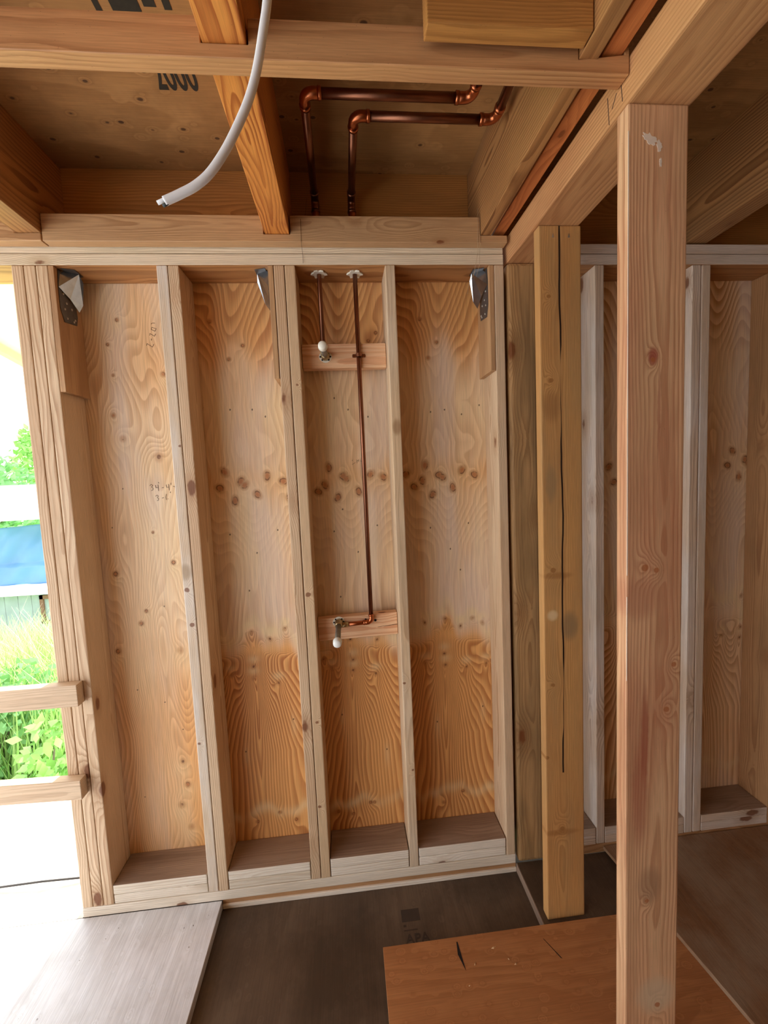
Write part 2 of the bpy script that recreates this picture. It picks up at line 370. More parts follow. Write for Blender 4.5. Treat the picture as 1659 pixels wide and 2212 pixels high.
P = .3925
B2 = [(0.598, 1.643), (0.657, 1.605), (0.670, 1.590), (0.576, 1.582), (0.63, 1.53), (0.717, 1.551), (0.759, 1.622), (0.82, 1.598), (0.843, 1.533)]
B3 = [(1.0, 1.644), (1.055, 1.609), (1.066, 1.597), (0.981, 1.576), (0.954, 1.551), (1.03, 1.524), (1.114, 1.544), (1.164, 1.61), (1.215, 1.598)]
B4 = [(1.306, 1.604), (1.386, 1.637), (1.442, 1.596), (1.456, 1.586), (1.373, 1.576), (1.339, 1.552), (1.414, 1.518), (1.498, 1.542), (1.539, 1.612), (1.59, 1.591)]
BAND2 = [(0.656, 1.001), (0.727, 0.967), (0.788, 1.005), (1.449, 0.995), (1.513, 0.96), (1.564, 0.991), (1.607, 0.967), (1.362, 0.986), (1.05, .94), (1.16, .93)]
BAND3 = [(0.655, 0.857), (0.652, 0.809), (0.565, 0.826), (0.75, 0.78), (1.057, 0.852), (1.055, 0.807), (0.97, 0.82), (1.148, 0.785), (0.938, 0.862), (1.44, 0.846), (1.443, 0.797), (1.534, 0.781), (1.619, 0.79), (1.356, 0.813)]
BOT = [(0.72, 0.22), (0.627, 0.19), (0.785, 0.181), (1.10, 0.22), (1.116, 0.219), (0.964, 0.195), (1.025, 0.177), (1.502, 0.226), (1.418, 0.183)]
UP = [(.583, 2.21), (.645, 2.07), (.70, 2.12), (1.386, 2.21), (1.414, 2.06), (1.45, 2.12), (.99, 2.08), (1.21, 2.16), (1.18, 2.13)]
DOTS = [(1.036, 1.914), (1.088, 1.868), (1.165, 1.838), (1.046, 1.476), (1.182, 1.404), (1.008, 1.389), (1.417, 1.849), (1.474, 1.856), (1.543, 1.836), (1.617, 1.87), (1.4, 1.382), (1.559, 1.393), (0.719, 1.879), (0.767, 1.851), (0.636, 1.881), (0.786, 1.407), (0.601, 1.399), (.7, 1.32), (1.1, 1.30), (1.48, 1.29), (.66, 1.17), (1.02, 1.12), (1.52, 1.2), (.6, .5), (1.0, .62), (1.4, .55), (1.6, .6), (1.18, .45), (.8, .62)]
BAY1 = [(.208, 1.873, .010), (.234, 1.785, .013), (.359, 1.712, .020), (.252, 2.22, .008), (.211, 2.132, .007), (.312, 1.424, .006), (.379, 1.302, .010), (.161, 1.27, .011), (.261, 1.116, .008), (.238, 1.068, .010), (.142, .963, .011), (.377, .948, .015), (.349, .485, .014), (.36, .385, .012), (.33, .30, .016), (.36, .20, .014), (.22, 2.02, .006), (.40, 2.02, .010)]

def sheathing(name, x0, x1, label, left, seed=0):
    dx = .004; nx = int((x1 - x0) / dx) + 1; nz = int(2.40 / dx) + 1
    xs = np.linspace(x0, x1, nx); zs = np.linspace(.02, 2.42, nz)
    X, Z = np.meshgrid(xs, zs, indexing='ij')
    h = np.zeros_like(X); knot = np.zeros_like(X); lite = np.zeros_like(X); spot = np.zeros_like(X); rc = np.full_like(X, .75)
    w1 = smooth1(nz, 11 + seed, 5)[None, :]; w2 = smooth1(nz, 12 + seed, 7)[None, :]; w3 = smooth1(nz, 13 + seed, 9)[None, :]; w4 = smooth1(nz, 14 + seed, 6)[None, :]
    wob = vnoise(X, Z, 14, 3.2, 3 + seed)
    if left == 'mid' or left == 'right':
        U = 2 * np.pi * (X - .675) / P + .22 * wob
        hh = 2.6 * np.cos(U) + .7 * np.cos(2 * U + 1.6 * w2) + .35 * np.cos(3 * U + 2.2 * w3) + .7 * vnoise(X, Z, 6, 1.6, 9 + seed) + .25 * vnoise(X, Z, 22, 5, 19)
        hh += 4.5 * Z + 1.2 * w4 + 16 * np.clip(Z - 2.06, 0, 1) + 3 * np.clip(1.75 - np.abs(Z - 1.6) * 6, 0, 1)
        xp = (X + .012 * vnoise(X, Z, 6, 2.5, 28) - .654 + P / 2) % P - P / 2
        dn = np.clip(.83 - Z, 0, .34)
        hl = 10.5 * np.arctan(np.sqrt(xp ** 2 + .006 ** 2) / (.03 + .30 * dn)) * (1 + .12 * np.sign(xp)) + 1.6 * vnoise(X, Z, 9, 1.6, 29) + .6 * vnoise(X, Z, 26, 3, 30) + 5 * Z
        low = 1 / (1 + np.exp((Z - .93) / .012))
        h = hh * (1 - low) + hl * low
        edge = .94 + .05 * np.cos(U) + .03 * np.cos(3 * U + 1) + .02 * vnoise(X, Z, 30, 4, 21)
        lowt = 1 / (1 + np.exp((Z - edge) / .025))
        hi = 1 / (1 + np.exp(-(Z - 2.08 - .05 * np.cos(2 * U)) / .03))
        tone = np.clip(lowt * .95 + hi * .75 + .18 + .12 * vnoise(X, Z, 7, 2, 31) + .38 * np.exp(-((Z - 1.60 - .02 * np.cos(2 * U)) / .055) ** 2), 0, 1)
        mid = np.clip((Z - 1.1) / .2, 0, 1) * np.clip((2.05 - Z) / .15, 0, 1)
        lite += .8 * mid * np.clip(vnoise(X, Z, 15, 2.6, 33) - .15, 0, 1) * (1 - np.exp(-((Z - 1.6) / .07) ** 2))
        knots = B2 + B3 + B4 + [(x + .0, z) for x, z in BAND3] + BAND2
        if left == 'right':
            knots = [(x, z) for k in range(-6, 9) for x, z in [(1.95 + (a - .6) % P + k * P, b) for a, b in B2 + BAND2[:3] + BAND3[:4]] if x0 - .1 < x < x1 + .1]
            tone = np.clip(tone * .25 + .1 + .3 * vnoise(X, Z, 8, 3, 88), 0, 1); lite *= .4
        for (kx, kz) in knots:
            big = kz > 1.5
            s = .0125 if big else .0085
            ddx = X - kx; dz = Z - kz; an = np.arctan2(dz, ddx); r2 = (ddx ** 2 + (dz * .85) ** 2) * (1 + .25 * np.cos(2 * an + kx * 50) + .07 * np.cos(3 * an + kz * 40))
            h += (1.9 if big else -1.2) * np.exp(-(ddx / .022) ** 2 - (dz / .032) ** 2)
            lite += (.35 if big else 0) * np.exp(-(ddx / .03) ** 2 - (dz / .05) ** 2)
            if not big:   # fan of lines running down from the knot
                dn = np.clip(-dz, 0, None)
                h += np.where(dz < 0, -2.6 * np.exp(-(ddx / (.016 + .14 * dn)) ** 2) * np.exp(-dn / .16), 0)
            knot = np.maximum(knot, np.clip(1.1 - np.sqrt(r2) / s * .45, 0, 1) * (.85 if big else .62))
            if not big: lite += .6 * np.exp(-(ddx / .022) ** 2 - ((dz - .03) / .016) ** 2)
        band = .16 + .015 * np.cos(U * 2) + .02 * vnoise(X, Z, 28, 3, 41)
        lite += .9 * np.exp(-((Z - band - .07) / .022) ** 2) * (.6 + .4 * vnoise(X, Z, 24, 10, 5))
        lite += .6 * np.exp(-((Z - edge - .05) / .03) ** 2)
        for (kx, kz) in BOT + UP:
            knot = np.maximum(knot, np.clip(1.1 - np.hypot(X - kx, Z - kz) / .008 * .5, 0, 1) * .8)
            h += 1.2 * np.exp(-((X - kx) / .022) ** 2 - ((Z - kz) / .035) ** 2)
        for (kx, kz) in DOTS:
            spot = np.maximum(spot, np.clip(1 - np.hypot((X - kx), (Z - kz) * .7) / .006, 0, 1))
            lite += .35 * np.exp(-((X - kx) / .012) ** 2 - ((Z - kz + .02) / .05) ** 2)
        rc = (.36 + .45 * lowt + .42 * hi + .24 * vnoise(X, Z, 7, 3, 77)) * (1 - .75 * np.exp(-((Z - .93) / .03) ** 2))
    else:
        h = 20.0 * (X - x0) / .33 * (1 + .1 * w2) + 6.0 * vnoise(X, Z, 7, 2.2, 51) + 2.6 * vnoise(X, Z, 16, 5, 52) + 4.0 * w1 + (2.4 - Z) * 4
        e = np.exp(-((X - .262) / .055) ** 2)
        h += 4.5 * e * np.exp(-((Z - 2.15) / .16) ** 2) + 3.5 * np.exp(-((X - .30) / .06) ** 2) * np.clip((.36 - Z) / .2, 0, 1.4)
        h += 3.5 * np.exp(-((X - .33) / .05) ** 2 - ((Z - .6) / .2) ** 2)
        tone = np.clip(.22 + .35 * vnoise(X, Z, 6, 2.4, 61) + .4 / (1 + np.exp((Z - .8) / .06)) + .35 * np.exp(-((X - .39) / .05) ** 2 - ((Z - 2.05) / .12) ** 2) + .5 * np.exp(-((X - .37) / .05) ** 2 - ((Z - 1.68) / .07) ** 2) + .35 * np.clip((X - .33) / .05, 0, 1) / (1 + np.exp((Z - .95) / .05)), 0, 1)
        for kx, kz, s in BAY1:
            ddx = X - kx; dz = Z - kz
            h += 2.6 * np.exp(-(ddx / (s * 2.0)) ** 2 - (dz / (s * 3.0)) ** 2)
            knot = np.maximum(knot, np.clip(1.1 - np.hypot(ddx, dz * .9) / s * .55, 0, 1) * (.60 if s > .0125 else .8))
            lite += .4 * np.exp(-((ddx) / (s * 2.5)) ** 2 - ((dz + s * 2) / (s * 3)) ** 2)
        for kx, kz in ((.217, 1.597), (.165, 1.45), (.33, 1.13), (.2, .8), (.3, .74), (.19, .35), (.36, .62)):
            spot = np.maximum(spot, np.clip(1 - np.hypot(X - kx, Z - kz) / .006, 0, 1))
        lite += .35 * np.clip(vnoise(X, Z, 9, 3.5, 66), 0, 1)
        rc = .42 + .15 * vnoise(X, Z, 6, 3, 71)
    lite = np.clip(lite, 0, 1)
    V = np.stack([X, np.full_like(X, .1405), Z], -1).reshape(-1, 3)
    n = nx * nz
    i, j = np.meshgrid(np.arange(nx - 1), np.arange(nz - 1), indexing='ij'); a = (i * nz + j).ravel()
    F = np.stack([a, a + nz, a + nz + 1, a + 1], -1)
    # outer face and rim give the sheet its thickness
    Vb = np.array([(x0, .1555, .02), (x1, .1555, .02), (x1, .1555, 2.42), (x0, .1555, 2.42)])
    c00, c10, c11, c01 = 0, (nx - 1) * nz, nx * nz - 1, nz - 1
    b = n
    F2 = [(b, b + 3, b + 2, b + 1), (c00, c10, b + 1, b), (c10, c11, b + 2, b + 1), (c11, c01, b + 3, b + 2), (c01, c00, b, b + 3)]
    me = bpy.data.meshes.new(name)
    VV = np.concatenate([V, Vb]); FF = np.concatenate([F, np.array(F2)])
    me.vertices.add(len(VV)); me.vertices.foreach_set('co', VV.astype(np.float32).ravel())
    me.loops.add(FF.size); me.loops.foreach_set('vertex_index', FF.astype(np.int32).ravel())
    me.polygons.add(len(FF)); me.polygons.foreach_set('loop_start', np.arange(0, FF.size, 4, dtype=np.int32)); me.polygons.foreach_set('loop_total', np.full(len(FF), 4, np.int32))
    me.update(calc_edges=True); me.validate()
    z4 = np.zeros(4)
    for nm, arr in (('h', h), ('knot', knot), ('tone', tone), ('lite', lite), ('spot', spot), ('rc', rc)):
        at = me.attributes.new(nm, 'FLOAT', 'POINT'); at.data.foreach_set('value', np.concatenate([arr.ravel(), z4]).astype(np.float32))
    at = me.attributes.new('gv', 'FLOAT_VECTOR', 'POINT'); at.data.foreach_set('vector', VV.astype(np.float32).ravel())
    me.materials.append(WALLM)
    o = bpy.data.objects.new(name, me); COL.objects.link(o)
    tag(o, label, None, None, 'structure'); return o
wall1 = sheathing('wall_back', .0, .497, 'pale fine-grained fir plywood sheathing in the first bay', 'bay1')
wall2 = sheathing('wall_back', .499, 1.70, 'fir plywood sheathing with repeated knot clusters, orange lower part', 'mid')
wall3 = sheathing('wall_back', 1.702, 4.3, 'shadowed plywood sheathing right of the posts', 'right', 4)

# ---------------------------------------------------------------- floor, ceiling, far shell
def slab(name, mn, mx, mat, axis, label=None):
    o = board(name, mn, mx, axis, mat, bev=0, pith=(0, 0), seed=len(name)); tag(o, label, None, None, 'structure'); return o
slab('floor', (-2.2, -3.8, -.075), (4.4, .15, -.037), SUBF, 'y', 'dark subfloor plywood at the bottom of the recess')
slab('floor', (1.682, -3.8, -.036), (4.4, -.001, 0), SUBF, 'y', 'dark brown subfloor right of the recess')
board('plywood_sheet', (-2.2, -3.8, -.036), (.507, -.001, -.0005), 'y', SHEETL, 'large subfloor sheet, sky sheen tinted into its colour, beside the doorway', 'plywood sheet', bev=.002, pith=(0, 0), seed=3)
slab('ceiling', (-2.2, -3.8, 2.72), (4.4, .17, 2.74), CEIL, 'x', 'plywood roof deck above the joists')
board('wall_right', (4.32, -3.8, 0), (4.4, .14, 2.72), 'z', CEIL, kind='structure', bev=0)
board('wall_front', (-1.0, -3.9, 0), (4.4, -3.82, 2.72), 'z', CEIL, kind='structure', bev=0)  # unseen wall, extended to shut out daylight from behind the camera
board('plywood_edge', (1.6785, -.2555, -.0362), (1.6815, -.0015, -.0008), 'y', DUSTY, 'light edge strip of the floor beside the recess, running to the tan post', 'edge strip', bev=0)
# deck outside the doorway
slab('floor', (-3.2, .157, -.04), (1.2, .80, 0), plain('sunlit_deck', lin(214, 208, 200), .7), 'x', 'sunlit deck outside the doorway')
slab('floor', (-3.2, .0005, -.035), (-.0025, .1565, -.0002), bpy.data.materials['sunlit_deck'], 'x', 'threshold of the doorway')
tube('loose_cable', [(-1.2, .26, .006), (-.75, .21, .006), (-.42, .165, .012), (-.25, .16, .020), (-.10, .165, .012), (-.03, .17, .006)], .004, plain('black_rubber', lin(60, 56, 54), .6), label='thin dark cable lying on the deck outside the doorway', cat='cable', seg=8)

# ---------------------------------------------------------------- bottom of the wall
board('sill_plate', (0, 0, 0), (1.6771, .14, T), 'x', SILL, 'long bottom plate running along the foot of the left wall', 'wall plate')
board('rim_board', (.508, .003, -.018), (1.678, .14, -.0006), 'x', DARKSTUD, 'thin brown board just under the bottom plate at the recess edge', 'board', bev=.001)
board('rim_board', (.508, -.003, -.0362), (1.678, .14, -.0186), 'x', SILL, 'pale board at the recess floor under the thin brown one', 'board', bev=.002)
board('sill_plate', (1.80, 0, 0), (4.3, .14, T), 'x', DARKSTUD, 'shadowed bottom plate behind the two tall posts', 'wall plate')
XS = [0, .4594, .8504, 1.24, 1.639]
GB = 'short blocking pieces on the bottom plate'
bays = [(.1145, .459, 'first bay, by the doorway'), (.5358, .850, 'second bay from the doorway'), (.9268, 1.2395, 'third bay, under the outlets'), (1.2785, 1.6385, 'fourth bay, left of the corner')]
def fresh_under(o, m):  # second, darker material on the undersides
    o.data.materials.append(m)
    for p in o.data.polygons:
        if p.normal.z < -.7: p.material_index = 1
    return o
def dirty_top(o, m):  # second, darker material on the upward faces
    o.data.materials.append(m)
    for p in o.data.polygons:
        if p.normal.z > .7: p.material_index = 1
    return o
bays_r = [(1.806, 2.0225, 'bay between the tan post and the thin stud'), (2.0635, 2.4125, 'bay behind the pinkish post'), (2.4925, 2.797, 'rightmost visible bay')]
for a, b, w in bays:
    board('blocking', (a + .0015, 0.001, T + .002), (b - .0015, .14, 2 * T - .001), 'x', SILL, 'lower pale blocking board in the ' + w, 'blocking', GB, bev=.003)
    dirty_top(board('blocking', (a + .0015, .0, 2 * T + .0016), (b - .0015, .14, 3 * T), 'x', SILL, 'upper pale blocking board in the ' + w, 'blocking', GB, bev=.003), DUSTY)
for a, b, w in bays_r:
    board('blocking', (a, 0, T + .0005), (b, .14, 2 * T), 'x', STUDG, 'lower blocking board in the ' + w, 'blocking', GB, bev=.0018)
    dirty_top(board('blocking', (a, 0, 2 * T + .0006), (b, .14, 3 * T - .004), 'x', STUDG, 'upper blocking board in the ' + w, 'blocking', GB, bev=.0018), DUSTY)

# ---------------------------------------------------------------- studs
GS = 'upright studs of the back wall'
z0, z1 = T + .0005, H
def stud(x, mat, label, w=T, seed=None, pith=None):
    return board('wall_stud', (x + .0011, 0, z0), (x + w - .0011, .14, z1), 'z', mat, label, 'stud', GS, bev=.0035, seed=seed, pith=pith)
stud(0, STUD, 'outermost stud edging the bright doorway, first of three nailed together', seed=11)
stud(T, STUD, 'middle stud of the triple stud beside the doorway', seed=12)
stud(2 * T, STUD, 'third stud beside the doorway, its dark side facing the first bay', seed=13)
stud(XS[1], STUDK, 'weathered left stud of the pair between first and second bay', seed=21)
stud(XS[1] + T, STUD, 'right stud of the pair between first and second bay', seed=22)
stud(XS[2], STUD, 'left stud of the pair just left of the copper pipes', seed=31)
stud(XS[2] + T, STUDN, 'right stud of the pair just left of the copper pipes', seed=32)
stud(XS[3], STUDS, 'single narrow stud just right of the copper pipes', seed=41)
stud(XS[4], STUD, 'last stud of the left wall beside the corner post', seed=51)
stud(2.024, STUDG, 'single grey stud seen between the tan and the pinkish post', seed=61)
stud(2.4135, STUDG, 'left grey stud of the pair right of the pinkish post', seed=71)
stud(2.4525, STUDG, 'right grey stud of the pair right of the pinkish post', seed=72)
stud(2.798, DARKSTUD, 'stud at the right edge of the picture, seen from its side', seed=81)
stud(3.25, STUDG, 'grey stud of the right wall beyond the picture edge')
# plywood spacers
GP = 'plywood spacers at the stud tops'
board('plywood_spacer', (.1145, .0, 1.935), (.132, .14, H - .001), 'z', SPACER, 'plywood spacer on the doorway stud, under the left metal tie', 'spacer', GP, bev=.001)
board('plywood_spacer', (.832, .0, 1.962), (.8495, .14, H - .001), 'z', SPACER, 'plywood spacer on the stud pair left of the pipes', 'spacer', GP, bev=.001)
board('plywood_spacer', (1.621, .0, 1.972), (1.6385, .14, H - .001), 'z', SPACER, 'plywood spacer on the corner stud, under the right metal tie', 'spacer', GP, bev=.001)

# ---------------------------------------------------------------- top plates, ledgers
PUNDER = lumber('unweathered_plate_underside', lin(196, 138, 88), lin(142, 86, 44), .012, .8, lin(130, 84, 50), .6, kd=.8)  # darker, more orange than the plate's other faces
fresh_under(board('top_plate', (-1.6, 0, H + .0004), (1.675, .14, H + T - .001), 'x', PLATE, 'lower pale top plate above the left wall studs', 'wall plate', seed=5), PUNDER)
board('top_plate', (-1.6, .003, H + T + .002), (1.675, .14, H + 2 * T), 'x', PLATE, 'upper pale top plate tucked behind the ledger', 'wall plate', seed=6)
fresh_under(board('top_plate', (1.845, 0, H + .0004), (4.3, .14, H + T), 'x', STUDG, 'lower top plate right of the beam', 'wall plate', seed=7), PUNDER)
board('top_plate', (1.845, .003, H + T + .003), (4.3, .14, H + 2 * T), 'x', STUDG, 'upper top plate right of the beam', 'wall plate', seed=8)
zb, zt, zn = 2.405, 2.490, 2.4295
prism('ledger_board', [(-1.6, zb), (.1265, zb), (.1265, zn), (.0475, zn), (.0475, zt), (-1.6, zt)], -.038, -.0005, 'xz', LEDG, 'x', 'short ledger board at the top left, notched under the left joist', 'ledger', seed=3)
prism('ledger_board', [(.1305, zb), (1.6765, zb), (1.6765, zn), (1.578, zn), (1.578, zt), (.9205, zt), (.9205, zn), (.831, zn), (.831, zt), (.1305, zt)], -.038, -.0005, 'xz', LEDG, 'x', 'long ledger board above the wall, notched under the orange joist', 'ledger', seed=4)
# front ledger (parallel, nearer to the camera)
zt2 = 2.478
prism('ledger_board', [(-1.8, zb), (1.6885, zb), (1.6885, zt2 - .004), (1.678, zt2 - .004), (1.678, 2.442), (1.579, 2.429), (1.579, zt2), (.9205, zt2), (.9205, zn + .001), (.832, zn + .001), (.832, zt2), (.130, zt2), (.130, zn), (.047, zn), (.047, zt2), (-1.8, zt2)], -.676, -.638, 'xz', BEAM, 'x', 'pale cross ledger spanning the ceiling in front of the wall', 'ledger', seed=6)
board('blocking', (1.255, -.731, 2.4315), (1.578, -.6935, 2.717), 'x', RIM, 'short cross block between the joists, in front of the cross ledger', 'blocking', seed=4)

# ---------------------------------------------------------------- joists
GJ = 'ceiling joists'
board('ceiling_joist', (.0485, -3.6, zn + .0008), (.128, .128, 2.7195), 'y', JOISTB, 'brown joist at the upper left corner, pale underside', 'joist', GJ, seed=2)
board('ceiling_joist', (.8345, -3.6, zn + .0018), (.9165, .128, 2.7195), 'y', JOIST, 'bright orange joist with flame grain above the stud pair', 'joist', GJ, seed=9, pith=(.041, .030))
board('ceiling_joist', (1.5805, -3.6, zn + .0008), (1.620, .128, 2.7195), 'y', JOISTB, 'brown joist left of the reddish one beside the beam', 'joist', GJ, seed=4)
board('ceiling_joist', (1.6330, -3.6, 2.444), (1.675, .128, 2.7195), 'y', REDJ, 'reddish joist tucked beside the long beam', 'joist', GJ, seed=5)
board('ceiling_joist', (2.400, -3.6, zn), (2.478, .128, 2.7195), 'y', JOISTB, 'wide brown joist at the upper right behind the pinkish post', 'joist', GJ, seed=6)
board('ceiling_joist', (3.20, -3.6, zn), (3.28, .128, 2.7195), 'y', JOISTB, 'brown joist beyond the right picture edge', 'joist', GJ, seed=7)
board('ceiling_joist', (-.75, -3.6, zn), (-.67, .128, 2.7195), 'y', JOISTB, 'brown joist above the doorway', 'joist', GJ, seed=8)
rx = [-1.6, -.7505, -.6695, .0480, .1285, .8340, .9170, 1.580, 1.6755, 2.3995, 2.4785, 3.1995, 3.2805, 4.3]
rl = {4: 'orange-brown rim board behind the ledger in the upper left', 6: 'dark rim board behind the two copper pipes', 8: 'shadowed rim board behind the long beam', 10: 'shadowed rim board at the upper right corner'}
for i in range(0, len(rx) - 1, 2):
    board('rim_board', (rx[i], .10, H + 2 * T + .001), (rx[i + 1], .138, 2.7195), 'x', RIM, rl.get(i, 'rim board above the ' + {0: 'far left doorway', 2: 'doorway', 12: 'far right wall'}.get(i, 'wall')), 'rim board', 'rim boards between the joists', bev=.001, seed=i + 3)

# ---------------------------------------------------------------- beam and posts
BZ = 2.3555
board('support_beam', (1.690, -3.5, BZ), (1.832, .06, 2.4440), 'y', BEAM, 'long flat beam running overhead toward the camera, carried by posts', 'beam', bev=.005, seed=2, pith=(.05, -.06))
# pencil layout marks on the beam edge
merge('pencil_mark', [tube_geo([(1.6897, y, a), (1.6897, y2, b)], .0009, 5) for y, a, y2, b in ((-.645, 2.425, -.652, 2.372), (-.60, 2.42, -.606, 2.36), (-.632, 2.405, -.616, 2.385))], PENCIL, [o for o in COL.objects if o.name.startswith('support_beam')][0])
pa = board('wood_post', (1.700, -.233, 0.0005), (1.837, -.195, BZ - .0005), 'z', POSTA, 'tan cracked post under the beam, second from the wall', 'post', bev=.004, seed=14, pith=(.062, -.05))
for xx, zz in ((1.745, 2.325), (1.797, 2.325)):
    mesh_from('nail', [(xx - .004, -.2335, zz - .006), (xx + .004, -.2335, zz - .006), (xx, -.2345, zz + .007), (xx, -.2325, zz)], [[0, 1, 2], [0, 2, 3], [1, 3, 2], [0, 3, 1]], NAIL, pa)
pb = board('wood_post', (1.690, -.670, .0150), (1.826, -.632, BZ - .0005), 'z', POSTB, 'large pinkish post nearest the camera, pale left edge', 'post', bev=.004, seed=23, pith=(.08, .045))
board('wood_post', (1.6895, .0005, .0005), (1.80, .139, BZ - .0005), 'z', WPOST, 'mottled rounded post standing in the wall corner beside the last stud', 'post', bev=.012, seed=16)
# paint marks and a painted edge highlight on the near post
def blob(name, cx, y, cz, r1, r2, mat, parent, seed, rot=0):
    r = random.Random(seed); V = [(cx, y, cz)]; n = 22
    for k in range(n):
        a = 2 * math.pi * k / n; q = r.uniform(.55, 1.1)
        u, v = math.cos(a) * r1 * q, math.sin(a) * r2 * q
        V.append((cx + u * math.cos(rot) - v * math.sin(rot), y, cz + u * math.sin(rot) + v * math.cos(rot)))
    V2 = [(a, b + .0008, c) for a, b, c in V]
    F = [[0, 1 + k, 1 + (k + 1) % n] for k in range(n)] + [[1 + k, 1 + (k + 1) % n, n + 2 + (k + 1) % n, n + 2 + k] for k in range(n)]
    return mesh_from(name, V + V2, F, mat, parent)
blob('paint_mark', 1.740, -.6708, 2.285, .020, .011, PAINT, pb, 3, -.5)
blob('paint_mark', 1.760, -.6708, 2.272, .008, .012, PAINT, pb, 4)
blob('paint_mark', 1.763, -.6708, 2.238, .003, .010, PAINT, pb, 5)
merge('paint_drip', [boxgeo((1.6904, -.6704, 1.35), (1.6916, -.6688, 2.30)), boxgeo((1.6904, -.6704, 1.1), (1.6914, -.6688, 1.3))], PAINT, pb)  # pale strip put in as the bright highlight along the post's edge

# ---------------------------------------------------------------- loose plywood on the floor
board('plywood_sheet', (1.108, -1.15, .0005), (2.60, -.256, .0140), 'x', OPLY, 'orange-brown plywood sheet in the foreground, laid over the recess', 'plywood sheet', bev=.001, pith=(0, 0), seed=5)
prism('plywood_sheet', [(2.052, -.003), (4.2, -.003), (4.2, -1.3), (2.30, -1.3), (2.125, -.62)], .0148, .030, 'xy', BPLY, 'y', 'dirty brown plywood sheet covering the floor at the right', 'plywood sheet', bev=.001, seed=8)
# splits in the orange sheet
osh = [o for o in COL.objects if o.name.startswith('plywood_sheet') and 'orange' in o.get('label', '')][0]
for sp_ in ([([(1.357, -.272, .0146), (1.361, -.272, .0146), (1.366, -.36, .0146), (1.352, -.31, .0146)], [[0, 3, 2, 1]]), ([(1.650, -.30, .0146), (1.652, -.30, .0146), (1.685, -.365, .0146), (1.680, -.362, .0146)], [[0, 3, 2, 1]])]): merge('split_line', [sp_], HOLE, osh)
CHIP = plain('wood_chip', lin(226, 184, 136), .7)
for k, (x, y, s, r) in enumerate([(1.475, -.305, .010, .3), (1.40, -.345, .007, 1.0), (1.53, -.36, .008, .5), (1.365, -.40, .004, 0), (1.512, -.345, .004, 2)]):
    V = [(x + math.cos(r) * s, y + math.sin(r) * s, .0145), (x - math.sin(r) * s * .3, y + math.cos(r) * s * .3, .0145), (x - math.cos(r) * s, y - math.sin(r) * s * .6, .0145), (x, y - s * .4, .0145), (x, y, .0175)]
    tag(mesh_from('wood_chip', V, [[0, 1, 4], [1, 2, 4], [2, 3, 4], [3, 0, 4], [0, 3, 2, 1]], CHIP, None, (x, y, .0145)), 'tiny pale wood chip on the orange plywood, ' + ('largest, near the back edge', 'left of the others by the long split', 'rightmost and a little forward', 'smallest, nearest the camera', 'small one in the middle')[k], 'wood chip', 'wood chips on the orange sheet')

# ---------------------------------------------------------------- pipe blocking in the third bay
k1 = board('pipe_backing_board', (.9268, .068, 2.0100), (1.2396, .106, 2.0985), 'x', FRESH, 'upper fresh pinkish backing board behind the shower outlet', 'backing board', 'backing boards between the studs', seed=3)
k2 = prism('pipe_backing_board', [(.9268, .968), (1.2396, .974), (1.2396, 1.063), (.9268, 1.056)], .068, .106, 'xz', FRESH, 'x', 'lower fresh pinkish backing board behind the tub outlet', 'backing board', 'backing boards between the studs', seed=8)
mesh_from('crack_line', [(1.16, .0675, 1.0085), (1.2394, .0675, 1.0135), (1.2394, .0675, 1.0155), (1.16, .0675, 1.0095)], [[0, 1, 2, 3]], HOLE, k2)

# ---------------------------------------------------------------- copper pipes
def arc(c, a, b, r, n=7):
    """quarter bend with corner c, arriving along a and leaving along b (unit vectors)"""
    c = Vector(c); a = Vector(a); b = Vector(b); ctr = c - a * r + b * r
    return [ctr - b * r * math.cos(t) + a * r * math.sin(t) for t in [math.pi / 2 * k / n for k in range(n + 1)]]
def elbow(c, a, b, rp, par, mat=COPPER):
    c = Vector(c); a = Vector(a); b = Vector(b); r = rp * 1.9
    pts = [c - a * r * 1.9] + [c - a * r * 1.0001] + arc(c, a, b, r)[1:] + [c + b * r * 1.9]
    V, F = tube_geo(pts, rp * 1.13, 14)
    cl = [tube_geo([c - a * r * 1.95, c - a * r * 1.55], rp * 1.26, 14), tube_geo([c + b * r * 1.55, c + b * r * 1.95], rp * 1.26, 14)]
    return merge('elbow', [(V, F)] + cl, mat, par, True)
R1, R2 = .0084, .0122
zh = 2.600
def run(root, x, yv, ycorner, xend, zlow, lab=''):
    tube('pipe', [(x + .0, yv, zlow), (x, yv, 2.545)], R1, COPPERD, root)
    merge('coupling', [tube_geo([(x, yv, 2.500), (x, yv, 2.520)], R1 * 1.25), tube_geo([(x, yv, 2.520), (x, yv, 2.535), (x, yv, 2.545), (x, yv, 2.575)], [R1 * 1.25, R1 * 1.3, R2 * 1.12, R2 * 1.12])], COPPER, root, True)
    elbow((x, yv, zh), (0, 0, 1), (0, -1, 0), R2, root, COPPERD)
    tube('pipe', [(x, yv - .03, zh), (x, ycorner + .03, zh)], R2, COPPERD, root)
    elbow((x, ycorner, zh), (0, -1, 0), (1, 0, 0), R2, root)
    tube('pipe', [(x + .03, ycorner, zh), (xend - .03, ycorner, zh)], R2, COPPERD, root)
    elbow((xend, ycorner, zh), (1, 0, 0), (0, -1, 0), R2, root)
    tube('pipe', [(xend, ycorner - .03, zh), (xend, -.692, zh)], R2, COPPERD, root)
pA = empty('copper_pipe', (1.006, .058, 2.05), 'left copper pipe dropping through the top plate to the upper capped outlet', 'pipe')
run(pA, 1.006, .060, -.372, 1.452, 2.075)
pB = empty('copper_pipe', (1.135, .058, 1.03), 'right copper pipe dropping past the upper board to the lower capped outlet', 'pipe')
run(pB, 1.136, .060, -.305, 1.540, 1.055)

